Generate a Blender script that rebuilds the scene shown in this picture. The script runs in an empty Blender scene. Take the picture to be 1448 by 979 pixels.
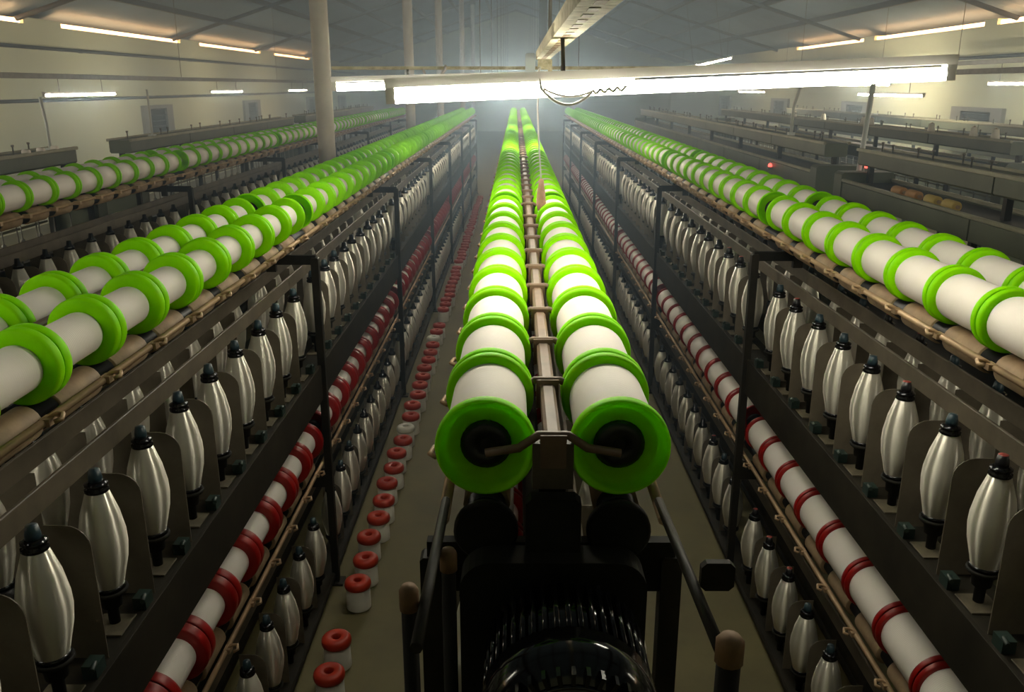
import bpy, math, random
from mathutils import Vector, Matrix
random.seed(7)
R = math.radians
PI = math.pi
S = bpy.context.scene
COL = S.collection

# ------------------------------------------------------------------ camera
H = 2.25                                   # camera height above the floor
cam = bpy.data.objects.new('camera', bpy.data.cameras.new('camera'))
COL.objects.link(cam)
cam.location = (0, 0, H)
cam.rotation_euler = (R(90 - 16.9), 0, R(0.24))
cam.data.sensor_width = 36
cam.data.lens = 30.08
cam.data.clip_start = 0.02
cam.data.clip_end = 200
S.camera = cam

# ------------------------------------------------------------------ world, exposure
w = bpy.data.worlds.new('hall_dark')
S.world = w
w.use_nodes = True
w.node_tree.nodes['Background'].inputs[0].default_value = (0.55, 0.6, 0.65, 1)
w.node_tree.nodes['Background'].inputs[1].default_value = 0.004
vs = S.view_settings
vs.view_transform = 'Standard'
vs.look = 'None'
vs.gamma = 1
vs.use_curve_mapping = False
vs.exposure = 0.92
TUBE = 42.0                                # radiance of every fluorescent tube
WARM = 5.0                                # warm evening light seen in the eaves slots
HAZE = 0.046
try:
    S.cycles.use_denoising = True
    S.cycles.max_bounces = 8
    S.cycles.diffuse_bounces = 4
    S.cycles.glossy_bounces = 3
    S.cycles.transmission_bounces = 4
    S.cycles.volume_bounces = 0
    S.cycles.volume_step_rate = 1.0
    S.cycles.sample_clamp_indirect = 6.0
    S.cycles.use_light_tree = True
except Exception:
    pass

# ------------------------------------------------------------------ materials
def mat(name, col, rough=0.6, metal=0.0, dirt=None, scale=6.0, amount=0.5, spec=0.5,
        emit=None, strength=0.0, translucent=0.0, aniso=0.0, bump=0.0, bscale=40.0, coat=0.0):
    m = bpy.data.materials.new(name)
    m.use_nodes = True
    nt = m.node_tree
    N, L = nt.nodes, nt.links
    p = N['Principled BSDF']
    out = N['Material Output']
    p.inputs['Base Color'].default_value = (*col, 1)
    p.inputs['Roughness'].default_value = rough
    p.inputs['Metallic'].default_value = metal
    p.inputs['Specular IOR Level'].default_value = spec
    p.inputs['Coat Weight'].default_value = coat
    if emit:
        p.inputs['Emission Color'].default_value = (*emit, 1)
        p.inputs['Emission Strength'].default_value = strength
    tc = N.new('ShaderNodeTexCoord')
    src = None
    if dirt:
        n = N.new('ShaderNodeTexNoise')
        n.inputs['Scale'].default_value = scale
        n.inputs['Detail'].default_value = 5
        n.inputs['Roughness'].default_value = 0.62
        L.new(tc.outputs['Object'], n.inputs['Vector'])
        r = N.new('ShaderNodeValToRGB')
        r.color_ramp.elements[0].position = 0.38
        r.color_ramp.elements[1].position = 0.68
        r.color_ramp.elements[0].color = (0, 0, 0, 1)
        r.color_ramp.elements[1].color = (amount, amount, amount, 1)
        L.new(n.outputs['Fac'], r.inputs['Fac'])
        mx = N.new('ShaderNodeMix')
        mx.data_type = 'RGBA'
        mx.inputs[6].default_value = (*col, 1)
        mx.inputs[7].default_value = (*dirt, 1)
        L.new(r.outputs['Color'], mx.inputs[0])
        L.new(mx.outputs[2], p.inputs['Base Color'])
        src = mx.outputs[2]
    if bump:
        b = N.new('ShaderNodeBump')
        b.inputs['Strength'].default_value = bump
        b.inputs['Distance'].default_value = 0.004
        n2 = N.new('ShaderNodeTexNoise')
        n2.inputs['Scale'].default_value = bscale
        L.new(tc.outputs['Object'], n2.inputs['Vector'])
        L.new(n2.outputs['Fac'], b.inputs['Height'])
        L.new(b.outputs['Normal'], p.inputs['Normal'])
    if aniso:
        p.inputs['Anisotropic'].default_value = aniso
        p.inputs['Anisotropic Rotation'].default_value = 0.25
        t = N.new('ShaderNodeTangent')
        t.direction_type = 'RADIAL'
        t.axis = 'Z'
        L.new(t.outputs['Tangent'], p.inputs['Tangent'])
    if translucent:
        tr = N.new('ShaderNodeBsdfTranslucent')
        tr.inputs['Color'].default_value = (*col, 1)
        ms = N.new('ShaderNodeMixShader')
        ms.inputs[0].default_value = translucent
        L.new(p.outputs[0], ms.inputs[1])
        L.new(tr.outputs[0], ms.inputs[2])
        L.new(ms.outputs[0], out.inputs['Surface'])
        if src:
            L.new(src, tr.inputs['Color'])
    return m


def thread_mat(name, col, rough, wave_axis, wscale, strength, **k):
    """wound yarn: fine turns of thread as relief"""
    m = mat(name, col, rough, **k)
    N, L = m.node_tree.nodes, m.node_tree.links
    tc = N.new('ShaderNodeTexCoord')
    wv = N.new('ShaderNodeTexWave')
    wv.bands_direction = wave_axis
    wv.inputs['Scale'].default_value = wscale
    wv.inputs['Distortion'].default_value = 1.0
    wv.inputs['Detail'].default_value = 1.0
    L.new(tc.outputs['Object'], wv.inputs['Vector'])
    b = N.new('ShaderNodeBump')
    b.inputs['Strength'].default_value = strength
    b.inputs['Distance'].default_value = 0.001
    L.new(wv.outputs['Fac'], b.inputs['Height'])
    L.new(b.outputs['Normal'], N['Principled BSDF'].inputs['Normal'])
    return m


M = {}
M['green'] = mat('green_plastic', (0.37, 0.93, 0.001), 0.5, spec=0.1, translucent=0.34, dirt=(0.24, 0.7, 0.001), scale=14, amount=0.4)
M['red'] = mat('red_plastic', (0.36, 0.006, 0.005), 0.38, translucent=0.12, dirt=(0.17, 0.003, 0.003), scale=14, amount=0.4)
M['orange'] = mat('orange_red_plastic', (0.5, 0.035, 0.012), 0.42, dirt=(0.38, 0.02, 0.01), scale=18, amount=0.6)
M['yarn'] = thread_mat('white_yarn', (0.86, 0.8, 0.74), 0.62, 'Y', 55, 0.25, spec=0.3, dirt=(0.74, 0.68, 0.58), scale=5, amount=0.35)
M['yarn_up'] = thread_mat('white_yarn_upright', (0.82, 0.8, 0.72), 0.6, 'Z', 55, 0.25, spec=0.3, dirt=(0.6, 0.58, 0.48), scale=5, amount=0.4)
M['silk'] = mat('silky_pirn_yarn', (0.8, 0.76, 0.66), 0.37, metal=0.62, aniso=1.0, dirt=(0.68, 0.64, 0.55), scale=4, amount=0.4)
M['black'] = mat('black_plastic', (0.012, 0.012, 0.014), 0.35)
M['gloss'] = mat('black_gloss_paint', (0.008, 0.008, 0.009), 0.13, spec=0.6)
M['capring'] = mat('black_chrome', (0.05, 0.05, 0.055), 0.16, metal=0.9)
M['knob_blue'] = mat('blue_black_knob', (0.02, 0.045, 0.06), 0.4)
M['knob_red'] = mat('red_tipped_knob', (0.35, 0.05, 0.04), 0.45)
M['cork'] = mat('brown_cork_sleeve', (0.36, 0.25, 0.145), 0.7, dirt=(0.17, 0.115, 0.065), scale=16, amount=0.7, bump=0.2)
M['brass'] = mat('dull_brass_rod', (0.5, 0.34, 0.2), 0.45, metal=0.25, dirt=(0.2, 0.14, 0.09), scale=9, amount=0.6)
M['pitch'] = mat('black_machine_paint', (0.009, 0.009, 0.008), 0.75, spec=0.25, dirt=(0.02, 0.018, 0.012), scale=9, amount=0.8)
M['frame'] = mat('oily_dark_frame', (0.012, 0.011, 0.008), 0.6, spec=0.25, dirt=(0.03, 0.024, 0.015), scale=8, amount=0.8)
M['bar'] = mat('brown_painted_bar', (0.12, 0.096, 0.065), 0.55, dirt=(0.055, 0.045, 0.03), scale=7, amount=0.8)
M['railbrown'] = mat('brown_rail_paint', (0.2, 0.125, 0.08), 0.55, dirt=(0.1, 0.065, 0.04), scale=8, amount=0.7)
M['rust'] = mat('rusty_cap', (0.2, 0.115, 0.05), 0.75, dirt=(0.14, 0.08, 0.04), scale=30, amount=0.8)
M['greysteel'] = mat('grey_steel', (0.26, 0.26, 0.25), 0.45, metal=0.4, dirt=(0.13, 0.12, 0.1), scale=12, amount=0.7)
M['olive'] = mat('olive_painted_board', (0.1, 0.115, 0.07), 0.55, dirt=(0.05, 0.06, 0.038), scale=3, amount=0.7)
M['pale_edge'] = mat('worn_pale_edge', (0.3, 0.29, 0.19), 0.5, dirt=(0.16, 0.155, 0.1), scale=6, amount=0.7)
M['board'] = mat('oily_brown_board', (0.013, 0.011, 0.007), 0.7, spec=0.2, dirt=(0.03, 0.025, 0.016), scale=5, amount=0.8)
M['floor'] = mat('worn_concrete_floor', (0.17, 0.145, 0.06), 0.6, dirt=(0.1, 0.085, 0.04), scale=1.6, amount=0.75, bump=0.15, bscale=25)
M['wall'] = mat('cream_green_plaster', (0.75, 0.8, 0.6), 0.8, dirt=(0.64, 0.685, 0.51), scale=0.5, amount=0.6)
M['roof'] = mat('grey_roof_sheet', (0.33, 0.43, 0.53), 0.5, metal=0.2, dirt=(0.21, 0.275, 0.34), scale=0.7, amount=0.7)
M['steel'] = mat('dark_roof_steel', (0.06, 0.065, 0.068), 0.6)
M['column'] = mat('cream_painted_column', (0.52, 0.47, 0.39), 0.6, dirt=(0.3, 0.27, 0.22), scale=3, amount=0.6)
M['housing'] = mat('grey_lamp_housing', (0.7, 0.67, 0.64), 0.5)
M['tray'] = mat('galvanised_tray', (0.62, 0.57, 0.42), 0.8, spec=0.05, dirt=(0.26, 0.22, 0.13), scale=40, amount=0.9)
M['paintpipe'] = mat('light_grey_paint', (0.62, 0.66, 0.64), 0.5)
M['cable'] = mat('white_cable', (0.75, 0.73, 0.7), 0.5)
M['darkcable'] = mat('dark_cable', (0.05, 0.05, 0.05), 0.6)
M['rope'] = mat('brown_pink_rag', (0.5, 0.3, 0.22), 0.9, dirt=(0.3, 0.17, 0.12), scale=30, amount=0.7)
M['yellow'] = mat('yellow_yarn', (0.55, 0.4, 0.1), 0.7)
M['amber'] = mat('amber_yarn', (0.5, 0.26, 0.09), 0.7)
M['greybox'] = mat('blue_grey_box', (0.55, 0.6, 0.66), 0.5)
M['louver'] = mat('grey_louver', (0.3, 0.31, 0.29), 0.6)
M['darklouver'] = mat('dark_louver_slat', (0.09, 0.095, 0.09), 0.6)
M['pit'] = mat('dark_opening', (0.03, 0.032, 0.03), 0.8)
M['tube'] = mat('lit_tube', (1, 1, 1), 0.4, emit=(1.0, 0.95, 0.77), strength=TUBE)
M['twin'] = mat('lit_bright_tube', (1, 1, 1), 0.4, emit=(1.0, 0.96, 0.8), strength=TUBE * 1.75)
M['dim'] = mat('added_fill_tube', (1, 1, 1), 0.4, emit=(1.0, 0.95, 0.77), strength=TUBE * 0.6)  # weaker emission for the two added side lamps
M['warm'] = mat('evening_light_slot', (1, 0.8, 0.6), 0.5, emit=(1.0, 0.6, 0.32), strength=WARM)
M['indicator'] = mat('red_indicator', (0.6, 0.02, 0.02), 0.3, emit=(1.0, 0.08, 0.06), strength=2.2)

# ------------------------------------------------------------------ mesh building
class MB:
    """collects quads and tris, then links them as one mesh object"""
    def __init__(s):
        s.v, s.f, s.mi, s.sm = [], [], [], []
        s.cur = 0
    def _add(s, vs, fs, smooth):
        o = len(s.v)
        s.v += vs
        for f in fs:
            s.f.append([i + o for i in f]); s.mi.append(s.cur); s.sm.append(smooth)
        return s
    def slot(s, i):
        s.cur = i
        return s
    def box(s, x0, x1, y0, y1, z0, z1):
        v = [(x, y, z) for z in (z0, z1) for y in (y0, y1) for x in (x0, x1)]
        return s._add(v, [(0, 2, 3, 1), (4, 5, 7, 6), (0, 1, 5, 4), (2, 6, 7, 3), (0, 4, 6, 2), (1, 3, 7, 5)], False)
    def bevbox(s, x0, x1, y0, y1, z0, z1, b):
        """box whose long edges along Y are chamfered"""
        pr = [(x0 + b, z0), (x1 - b, z0), (x1, z0 + b), (x1, z1 - b), (x1 - b, z1), (x0 + b, z1), (x0, z1 - b), (x0, z0 + b)]
        return s.prism_y(pr, y0, y1)
    def prism_y(s, pr, y0, y1):
        n = len(pr)
        v = [(p[0], y0, p[1]) for p in pr] + [(p[0], y1, p[1]) for p in pr]
        f = [(i, i + n, (i + 1) % n + n, (i + 1) % n) for i in range(n)]
        f += [tuple(range(n)), tuple(range(2 * n - 1, n - 1, -1))]
        return s._add(v, f, False)
    def lathe(s, prof, seg=32, axis='Z', c=(0, 0, 0), closed=False, smooth=True):
        """prof: (radius, height) list turned about an axis through c"""
        v, f = [], []
        n = len(prof)
        for r, h in prof:
            for k in range(seg):
                a = 2 * PI * k / seg
                x, y = r * math.cos(a), r * math.sin(a)
                v.append({'Z': (c[0] + x, c[1] + y, c[2] + h), 'Y': (c[0] + x, c[1] + h, c[2] - y),
                          'X': (c[0] + h, c[1] + x, c[2] + y)}[axis])
        for i in range(n if closed else n - 1):
            j = (i + 1) % n
            for k in range(seg):
                l = (k + 1) % seg
                f.append((i * seg + k, i * seg + l, j * seg + l, j * seg + k))
        s._add(v, f, smooth)
        if not closed:
            o = len(s.v) - len(v)
            for i, rev in ((0, True), (n - 1, False)):
                if prof[i][0] > 1e-5:
                    ring = [o + i * seg + k for k in range(seg)]
                    s.f.append(ring[::-1] if rev else ring); s.mi.append(s.cur); s.sm.append(False)
        return s
    def tube(s, pts, r, seg=8, cap=True):
        pts = [Vector(p) for p in pts]
        v, f = [], []
        up = Vector((0.13, 0.21, 0.97))
        for i, p in enumerate(pts):
            d = (pts[min(i + 1, len(pts) - 1)] - pts[max(i - 1, 0)]).normalized()
            a = d.cross(up)
            if a.length < 1e-3:
                a = d.cross(Vector((1, 0, 0)))
            a.normalize()
            b = d.cross(a)
            for k in range(seg):
                t = 2 * PI * k / seg
                v.append(tuple(p + r * (math.cos(t) * a + math.sin(t) * b)))
        for i in range(len(pts) - 1):
            for k in range(seg):
                l = (k + 1) % seg
                f.append((i * seg + k, i * seg + l, (i + 1) * seg + l, (i + 1) * seg + k))
        s._add(v, f, True)
        if cap:
            o = len(s.v) - len(v)
            e = (len(pts) - 1) * seg
            s.f.append([o + k for k in range(seg)][::-1]); s.mi.append(s.cur); s.sm.append(False)
            s.f.append([o + e + k for k in range(seg)]); s.mi.append(s.cur); s.sm.append(False)
        return s
    def mesh(s, name, mats):
        me = bpy.data.meshes.new(name)
        me.from_pydata(s.v, [], s.f)
        if not isinstance(mats, (list, tuple)):
            mats = [mats]
        for m in mats:
            me.materials.append(M[m])
        me.polygons.foreach_set('material_index', s.mi)
        me.polygons.foreach_set('use_smooth', s.sm)
        me.update()
        return me
    def build(s, name, mats, parent=None, loc=None):
        return link(name, s.mesh(name, mats), parent, loc)


def link(name, data, parent=None, loc=None):
    o = bpy.data.objects.new(name, data)
    COL.objects.link(o)
    if parent:
        o.parent = parent
    if loc is not None:
        o.location = loc
    return o


def tag(o, label=None, cat=None, group=None, kind=None):
    for k, v in (('label', label), ('category', cat), ('group', group), ('kind', kind)):
        if v:
            o[k] = v
    return o


def thing(name, label, cat, loc=(0, 0, 0), group=None):
    return tag(link(name, None, None, loc), label, cat, group)


KIDS = {}
def kids(o):
    if o.name not in KIDS:
        KIDS[o.name] = [c for c in o.children]
    return KIDS[o.name]


def copy_tree(o, parent=None):
    c = o.copy()
    COL.objects.link(c)
    c.parent = parent
    for ch in kids(o):
        copy_tree(ch, c)
    return c


def struct(o):
    o['kind'] = 'structure'
    return o

ORD = ['first', 'second', 'third', 'fourth', 'fifth', 'sixth', 'seventh', 'eighth', 'ninth', 'tenth', 'eleventh', 'twelfth', 'thirteenth',
       'fourteenth', 'fifteenth', 'sixteenth', 'seventeenth', 'eighteenth', 'nineteenth', 'twentieth']

def spot(i):
    """place of spindle i along its machine, told by the section posts"""
    q, r_ = divmod(i, 10)
    if q == 0:
        return ORD[9 - r_] + ' before the first section post'
    if q <= 2:
        return ORD[r_] + ' past the ' + ORD[q - 1] + ' section post'
    return 'beyond the third section post'

# ------------------------------------------------------------------ the hall
WX, Y0, Y1 = 8.0, -5.0, 46.0
EAVE, RIDGE = 3.36, 5.85
fl = struct(MB().box(-WX, WX, Y0, Y1, -0.1, 0).build('floor', 'floor'))
wl = struct(MB().box(-WX - 0.2, -WX, Y0, Y1, 0, EAVE - 0.13).build('wall_left', 'wall'))
wr = struct(MB().box(WX, WX + 0.2, Y0, Y1, 0, EAVE - 0.13).build('wall_right', 'wall'))
gable = [(-WX - 0.2, 0), (WX + 0.2, 0), (WX + 0.2, EAVE), (0, RIDGE), (-WX - 0.2, EAVE)]
struct(MB().prism_y(gable, Y1, Y1 + 0.2).build('wall_far', 'wall'))
struct(MB().prism_y(gable, Y0 - 0.2, Y0).build('wall_near', 'wall'))

# pitched sheet roof with real corrugations, purlins and rafters
b = MB()
for s in (-1, 1):
    n = 0
    y = Y0 - 0.3
    vs_, fs_ = [], []
    ny = int((Y1 - Y0 + 0.6) / 0.16)
    for i in range(ny + 1):
        yy = Y0 - 0.3 + i * 0.16
        dz = 0.018 if i % 2 else -0.018
        vs_ += [(s * (WX + 0.45), yy, EAVE - 0.02 + dz), (0, yy, RIDGE + 0.12 + dz)]
    for i in range(ny):
        q = (2 * i, 2 * i + 1, 2 * i + 3, 2 * i + 2)
        fs_.append(q if s < 0 else q[::-1])
    b._add(vs_, fs_, False)
ce = struct(b.build('ceiling', 'roof'))
for s in (-1, 1):
    for k in range(1, 7):
        u = k / 7
        x = s * WX * (1 - u)
        z = EAVE + (RIDGE - EAVE) * u
        MB().box(x - 0.04, x + 0.04, Y0, Y1, z - 0.07, z + 0.03).build('purlin', 'steel', ce)
for k in range(7):
    y = 1.5 + k * 6.5
    for s in (-1, 1):
        MB().tube([(s * (WX - 0.05), y, EAVE - 0.08), (0, y, RIDGE - 0.08)], 0.04, 6).build('rafter', 'steel', ce)

# slots under the eaves where the evening light comes in, framed by trim
for s, segs, nm in ((-1, ((8.0, 14.8), (16.0, 21.6), (22.9, 28.3), (29.9, 35.0), (0.5, 6.5)), 0),
                    (1, ((8.0, 15.2), (15.6, 20.3), (20.9, 25.8), (0.5, 6.5)), 10)):
    for j, (a, c) in enumerate(segs):
        o = struct(MB().box(s * (WX + 0.06), s * (WX + 0.1), a, c, EAVE - 0.125, EAVE - 0.055).build('window_%d' % (nm + j + 1), 'warm'))
    t = MB()
    last = Y0
    for a, c in sorted(segs):
        t.box(min(s * WX, s * (WX + 0.2)), max(s * WX, s * (WX + 0.2)), last, a, EAVE - 0.13, EAVE - 0.03)
        last = c
    t.box(min(s * WX, s * (WX + 0.2)), max(s * WX, s * (WX + 0.2)), last, Y1, EAVE - 0.13, EAVE - 0.03)
    struct(t.build('trim_%d' % (1 if s < 0 else 2), 'wall'))

# louvred ventilation windows in the walls
def louver_window(n, s, y, w_, z0, z1):
    root = struct(link('window_%d' % n, None, None, (s * WX, y, z0)))
    hh = z1 - z0
    d = -s
    x0, x1 = sorted((0.0, d * 0.07))
    fr = MB()
    fr.box(x0, x1, 0, 0.35, 0, hh).box(x0, x1, w_ - 0.35, w_, 0, hh).box(x0, x1, 0.35, w_ - 0.35, 0, 0.07).box(x0, x1, 0.35, w_ - 0.35, hh - 0.07, hh)
    fr.build('window_frame', 'louver', root)
    a, c = sorted((d * 0.004, d * 0.012))
    MB().box(a, c, 0.35, w_ - 0.35, 0.07, hh - 0.07).build('opening', 'pit', root)
    for k in range(6):
        z = 0.1 + (hh - 0.2) * k / 5
        MB().tube([(d * 0.03, 0.35, z), (d * 0.03, w_ - 0.35, z)], 0.018, 6).build('slat', 'darklouver', root)
    return root
k = 30
for y in (18.9, 26.0, 33.9, 40.0):
    louver_window(k, -1, y, 1.6, 1.05, 1.85); k += 1
for y in (14.5, 20.0, 26.0, 33.0):
    louver_window(k, 1, y, 1.7, 1.15, 1.9); k += 1

# ------------------------------------------------------------------ twisting machines
PITCH, NSEC, SECN = 0.243, 7, 10
SECL = PITCH * SECN + 0.12
ZG, ZDR, ZROD, ZBAR, ZPB = 1.743, 1.637, 1.655, 1.447, 1.18
ZR, ZLD, ZLROD, ZLBAR, ZLPB = 0.755, 0.643, 0.62, 0.42, 0.15
OG, OP, OR_, OLP, OROD = 0.0985, 0.125, 0.1, 0.14, 0.158

def cells(y0):
    """start of every spindle cell along a machine"""
    return [y0 + s * SECL + i * PITCH for s in range(NSEC) for i in range(SECN)]

MACH = {  # centre x, start y
    'left': (-1.03, 1.06), 'mid': (0.055, 1.15), 'right': (1.215, 1.15), 'farleft': (-2.5, 1.1)}

sleeve_me = MB().lathe([(0.024, -0.085), (0.0345, -0.084), (0.036, -0.082), (0.036, 0.082), (0.0345, 0.084), (0.024, 0.085)], 20, 'Y').mesh('roller_sleeve', 'cork')
g = MB().tube([(0, 0, -0.004), (0.012, 0.006, 0.006), (0.03, 0.004, 0.008), (0.036, -0.012, 0.004), (0.024, -0.018, 0.0)], 0.005, 6)
g.box(-0.008, 0.012, -0.014, 0.014, -0.012, 0.002)
guide_R = g.mesh('thread_guide', 'brass')
g = MB().tube([(0, 0, -0.004), (-0.012, 0.006, 0.006), (-0.03, 0.004, 0.008), (-0.036, -0.012, 0.004), (-0.024, -0.018, 0.0)], 0.005, 6)
g.box(-0.012, 0.008, -0.014, 0.014, -0.012, 0.002)
guide_L = g.mesh('thread_guide', 'brass')
# spool holder: a saddle on the centre rail with one arm to each spool hub
g = MB()
g.tube([(-OG, 0, -0.004), (-0.05, 0, 0.004), (-0.022, 0, 0.024), (0.022, 0, 0.024), (0.05, 0, 0.004), (OG, 0, -0.004)], 0.0065, 8)
g.box(-0.019, 0.019, -0.01, 0.01, -0.024, 0.027)
holder_me = g.mesh('spool_holder', 'railbrown')
# spindle pot under each pirn
pot_me = MB().lathe([(0.012, -0.094), (0.013, -0.05), (0.022, -0.045), (0.024, -0.02), (0.036, -0.012), (0.039, -0.006), (0.037, 0.0), (0.03, -0.004), (0.0, -0.006)], 18, 'Z').mesh('spindle_pot', 'pitch')

M['darkgreen'] = mat('dark_green_casting', (0.012, 0.03, 0.026), 0.45, dirt=(0.03, 0.04, 0.03), scale=30, amount=0.7)
M['tan'] = mat('worn_tan_plate', (0.13, 0.11, 0.07), 0.6, dirt=(0.05, 0.042, 0.027), scale=20, amount=0.8)
plate_me = MB().bevbox(-0.04, 0.036, -0.05, 0.03, 0, 0.004, 0.001).mesh('seat_plate', 'tan')
def lever(s):
    b_ = MB().box(min(s * 0.02, s * 0.05), max(s * 0.02, s * 0.05), 0.05, 0.09, 0, 0.03)
    b_.tube([(s * 0.035, 0.07, 0.02), (s * 0.05, 0.05, 0.04), (s * 0.058, 0.02, 0.042)], 0.006, 6)
    return b_.mesh('brake_lever', 'darkgreen')
lever_R, lever_L = lever(1), lever(-1)

M['sheet'] = mat('brown_separator_sheet', (0.15, 0.125, 0.09), 0.55, dirt=(0.08, 0.066, 0.045), scale=9, amount=0.7)
def sep_prof(s, xo, z0, z1):
    r_ = 0.05
    pr = [(s * 0.074, z0), (s * xo, z0)] + [(s * (xo - r_ + r_ * math.cos(q * PI / 10)), z1 - r_ + r_ * math.sin(q * PI / 10)) for q in range(6)] + [(s * 0.074, z1)]
    return pr if s > 0 else pr[::-1]
SEP = {(s, up): MB().prism_y(sep_prof(s, 0.166, *((1.086, 1.4) if up else (0.061, 0.368))), -0.0012, 0.0012).mesh('separator', 'sheet') for s in (-1, 1) for up in (0, 1)}

def machine(key, label, rows_up, rows_low, indiv):
    cx, y0 = MACH[key]
    ye = y0 + NSEC * SECL
    L = ye - y0
    t = thing('twisting_machine', label, 'machine', (cx, y0, 0), 'yarn twisting machines')
    cs = [c - y0 for c in cells(y0)]
    # long members
    MB().bevbox(-0.0125, 0.0125, 0.0, L, ZG - 0.02, ZG + 0.02, 0.005).build('spool_rail', 'railbrown', t)
    MB().box(-0.03, 0.03, -0.008, 0.012, ZG - 0.06, ZG + 0.012).build('rail_end_plate', 'bar', t)
    for s in (-1, 1):
        MB().lathe([(0.0295, 0), (0.0295, L)], 20, 'Y', (s * OG, 0, ZDR)).build('drive_roller', 'black', t)
        MB().lathe([(0.0235, 0), (0.0235, L)], 20, 'Y', (s * (OR_ + 0.012), 0, ZLD)).build('drive_roller', 'black', t)
        e = 0.05
        MB().tube([(s * OROD, -e, ZROD), (s * OROD, L, ZROD)], 0.0085, 8).build('guide_rod', 'brass', t)
        MB().tube([(s * OROD, -0.05, ZLROD), (s * OROD, L, ZLROD)], 0.0085, 8).build('guide_rod', 'brass', t)
        MB().bevbox(min(s * 0.058, s * 0.068), max(s * 0.058, s * 0.068), 0, L, ZBAR - 0.027, ZBAR + 0.027, 0.002).build('flat_bar', 'bar', t)
        MB().bevbox(min(s * 0.058, s * 0.068), max(s * 0.058, s * 0.068), 0, L, ZLBAR - 0.027, ZLBAR + 0.027, 0.002).build('flat_bar', 'bar', t)
        # spindle rails with their outer boards
        MB().bevbox(min(s * 0.085, s * 0.175), max(s * 0.085, s * 0.175), 0, L, 1.015, 1.085, 0.001).build('spindle_rail', 'frame', t)
        MB().bevbox(min(s * 0.172, s * 0.184), max(s * 0.172, s * 0.184), 0, L, 0.93, 1.087, 0.0008).build('rail_board', 'board', t)
        MB().bevbox(min(s * 0.085, s * 0.185), max(s * 0.085, s * 0.185), 0, L, 0.03, 0.06, 0.006).build('spindle_rail', 'frame', t)
    MB().bevbox(-0.03, 0.03, 0, L, 0.88, 1.02, 0.01).build('centre_beam', 'frame', t)
    MB().lathe([(0.04, 0.02), (0.04, L - 0.02)], 16, 'Y', (0, 0, 0.3)).build('tin_roller', 'frame', t)
    # frames between the sections
    for q in range(NSEC + 1):
        yq = q * SECL - (0.06 if q else -0.02)
        for s in (-1, 1):
            p = MB().bevbox(s * 0.185 - 0.016, s * 0.185 + 0.016, yq - 0.015, yq + 0.015, 0.0, 1.56, 0.005).build('post', 'frame', t)
            MB().box(s * 0.185 - 0.035, s * 0.185 + 0.035, yq - 0.035, yq + 0.035, 0, 0.012).build('foot_plate', 'frame', p)
        MB().box(-0.19, 0.19, yq - 0.01, yq + 0.01, 1.5 if key == 'mid' and q == 0 else 1.53, 1.585 if key == 'mid' and q == 0 else 1.57).build('cross_plate', 'pitch', t)
        MB().box(-0.19, 0.19, yq - 0.01, yq + 0.01, 0.5, 0.585).build('cross_plate', 'frame', t)
        MB().box(-0.02, 0.02, yq - 0.012, yq + 0.012, 1.5, ZG - 0.02).build('rail_support', 'frame', t)
    # pieces repeated at every spindle
    rs = MB(); rg = MB(); rh = MB(); rp = MB(); rx = MB()
    any_s = any_g = False
    for i, c in enumerate(cs):
        ym = c + PITCH / 2
        for s in (-1, 1):
            if ('sl', s) in indiv:
                link('roller_sleeve', sleeve_me, t, (s * OG, ym, ZDR))
            else:
                rs.lathe([(0.036, ym - 0.089), (0.036, ym + 0.089)], 10, 'Y', (s * OG, 0, ZDR))
            if ('sll', s) in indiv:
                link('roller_sleeve', sleeve_me, t, (s * (OR_ + 0.012), ym, ZLD))
            if ('gd', s) in indiv and i < 45:
                link('thread_guide', guide_R if s > 0 else guide_L, t, (s * (OROD + 0.003), ym + 0.05, ZROD + 0.006))
                if i < 30:
                    link('thread_guide', guide_R if s > 0 else guide_L, t, (s * (OROD + 0.003), ym + 0.05, ZLROD + 0.006))
            else:
                rg.box(s * (OROD + 0.02) - 0.018, s * (OROD + 0.02) + 0.018, ym + 0.04, ym + 0.06, ZROD - 0.006, ZROD + 0.012)
            for up, rows, ky in ((1, rows_up, 'pt'), (0, rows_low, 'pl')):
                if s not in rows or i % 10 == 0:
                    continue
                if (ky, s) in indiv and i < 50:
                    link('separator', SEP[(s, up)], t, (0, c, 0))
                else:
                    rx.prism_y(sep_prof(s, 0.166, *((1.086, 1.4) if up else (0.061, 0.368))), c - 0.0012, c + 0.0012)
            if s in rows_up:
                if ('pt', s) in indiv and i < 36:
                    link('spindle_pot', pot_me, t, (s * OP, ym, ZPB + 0.0))
                    if i < 20:
                        link('seat_plate', plate_me, t, (s * OP, ym, 1.0865))
                        link('brake_lever', lever_R if s > 0 else lever_L, t, (s * OP, ym, 1.0865))
                else:
                    rp.lathe([(0.014, 1.085), (0.04, 1.12), (0.042, ZPB)], 8, 'Z', (s * OP, ym, 0))
            if s in rows_low:
                if ('pl', s) in indiv and i < 36:
                    link('spindle_pot', pot_me, t, (s * OLP, ym, ZLPB))
                else:
                    rp.lathe([(0.014, 0.06), (0.04, 0.09), (0.042, ZLPB)], 8, 'Z', (s * OLP, ym, 0))
        if ('hd', 0) in indiv:
            link('spool_holder', holder_me, t, (0, c - 0.004, ZG))
        else:
            rh.box(-OG, OG, c - 0.01, c + 0.002, ZG - 0.016, ZG + 0.006)
    for bb, nm, m in ((rs, 'roller_sleeves', 'cork'), (rg, 'thread_guides', 'brass'), (rh, 'spool_holders', 'bar'), (rp, 'spindle_pots', 'black'), (rx, 'separators', 'sheet')):
        if bb.v:
            tag(bb.build(nm, m, t), kind='stuff')
    return t

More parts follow.
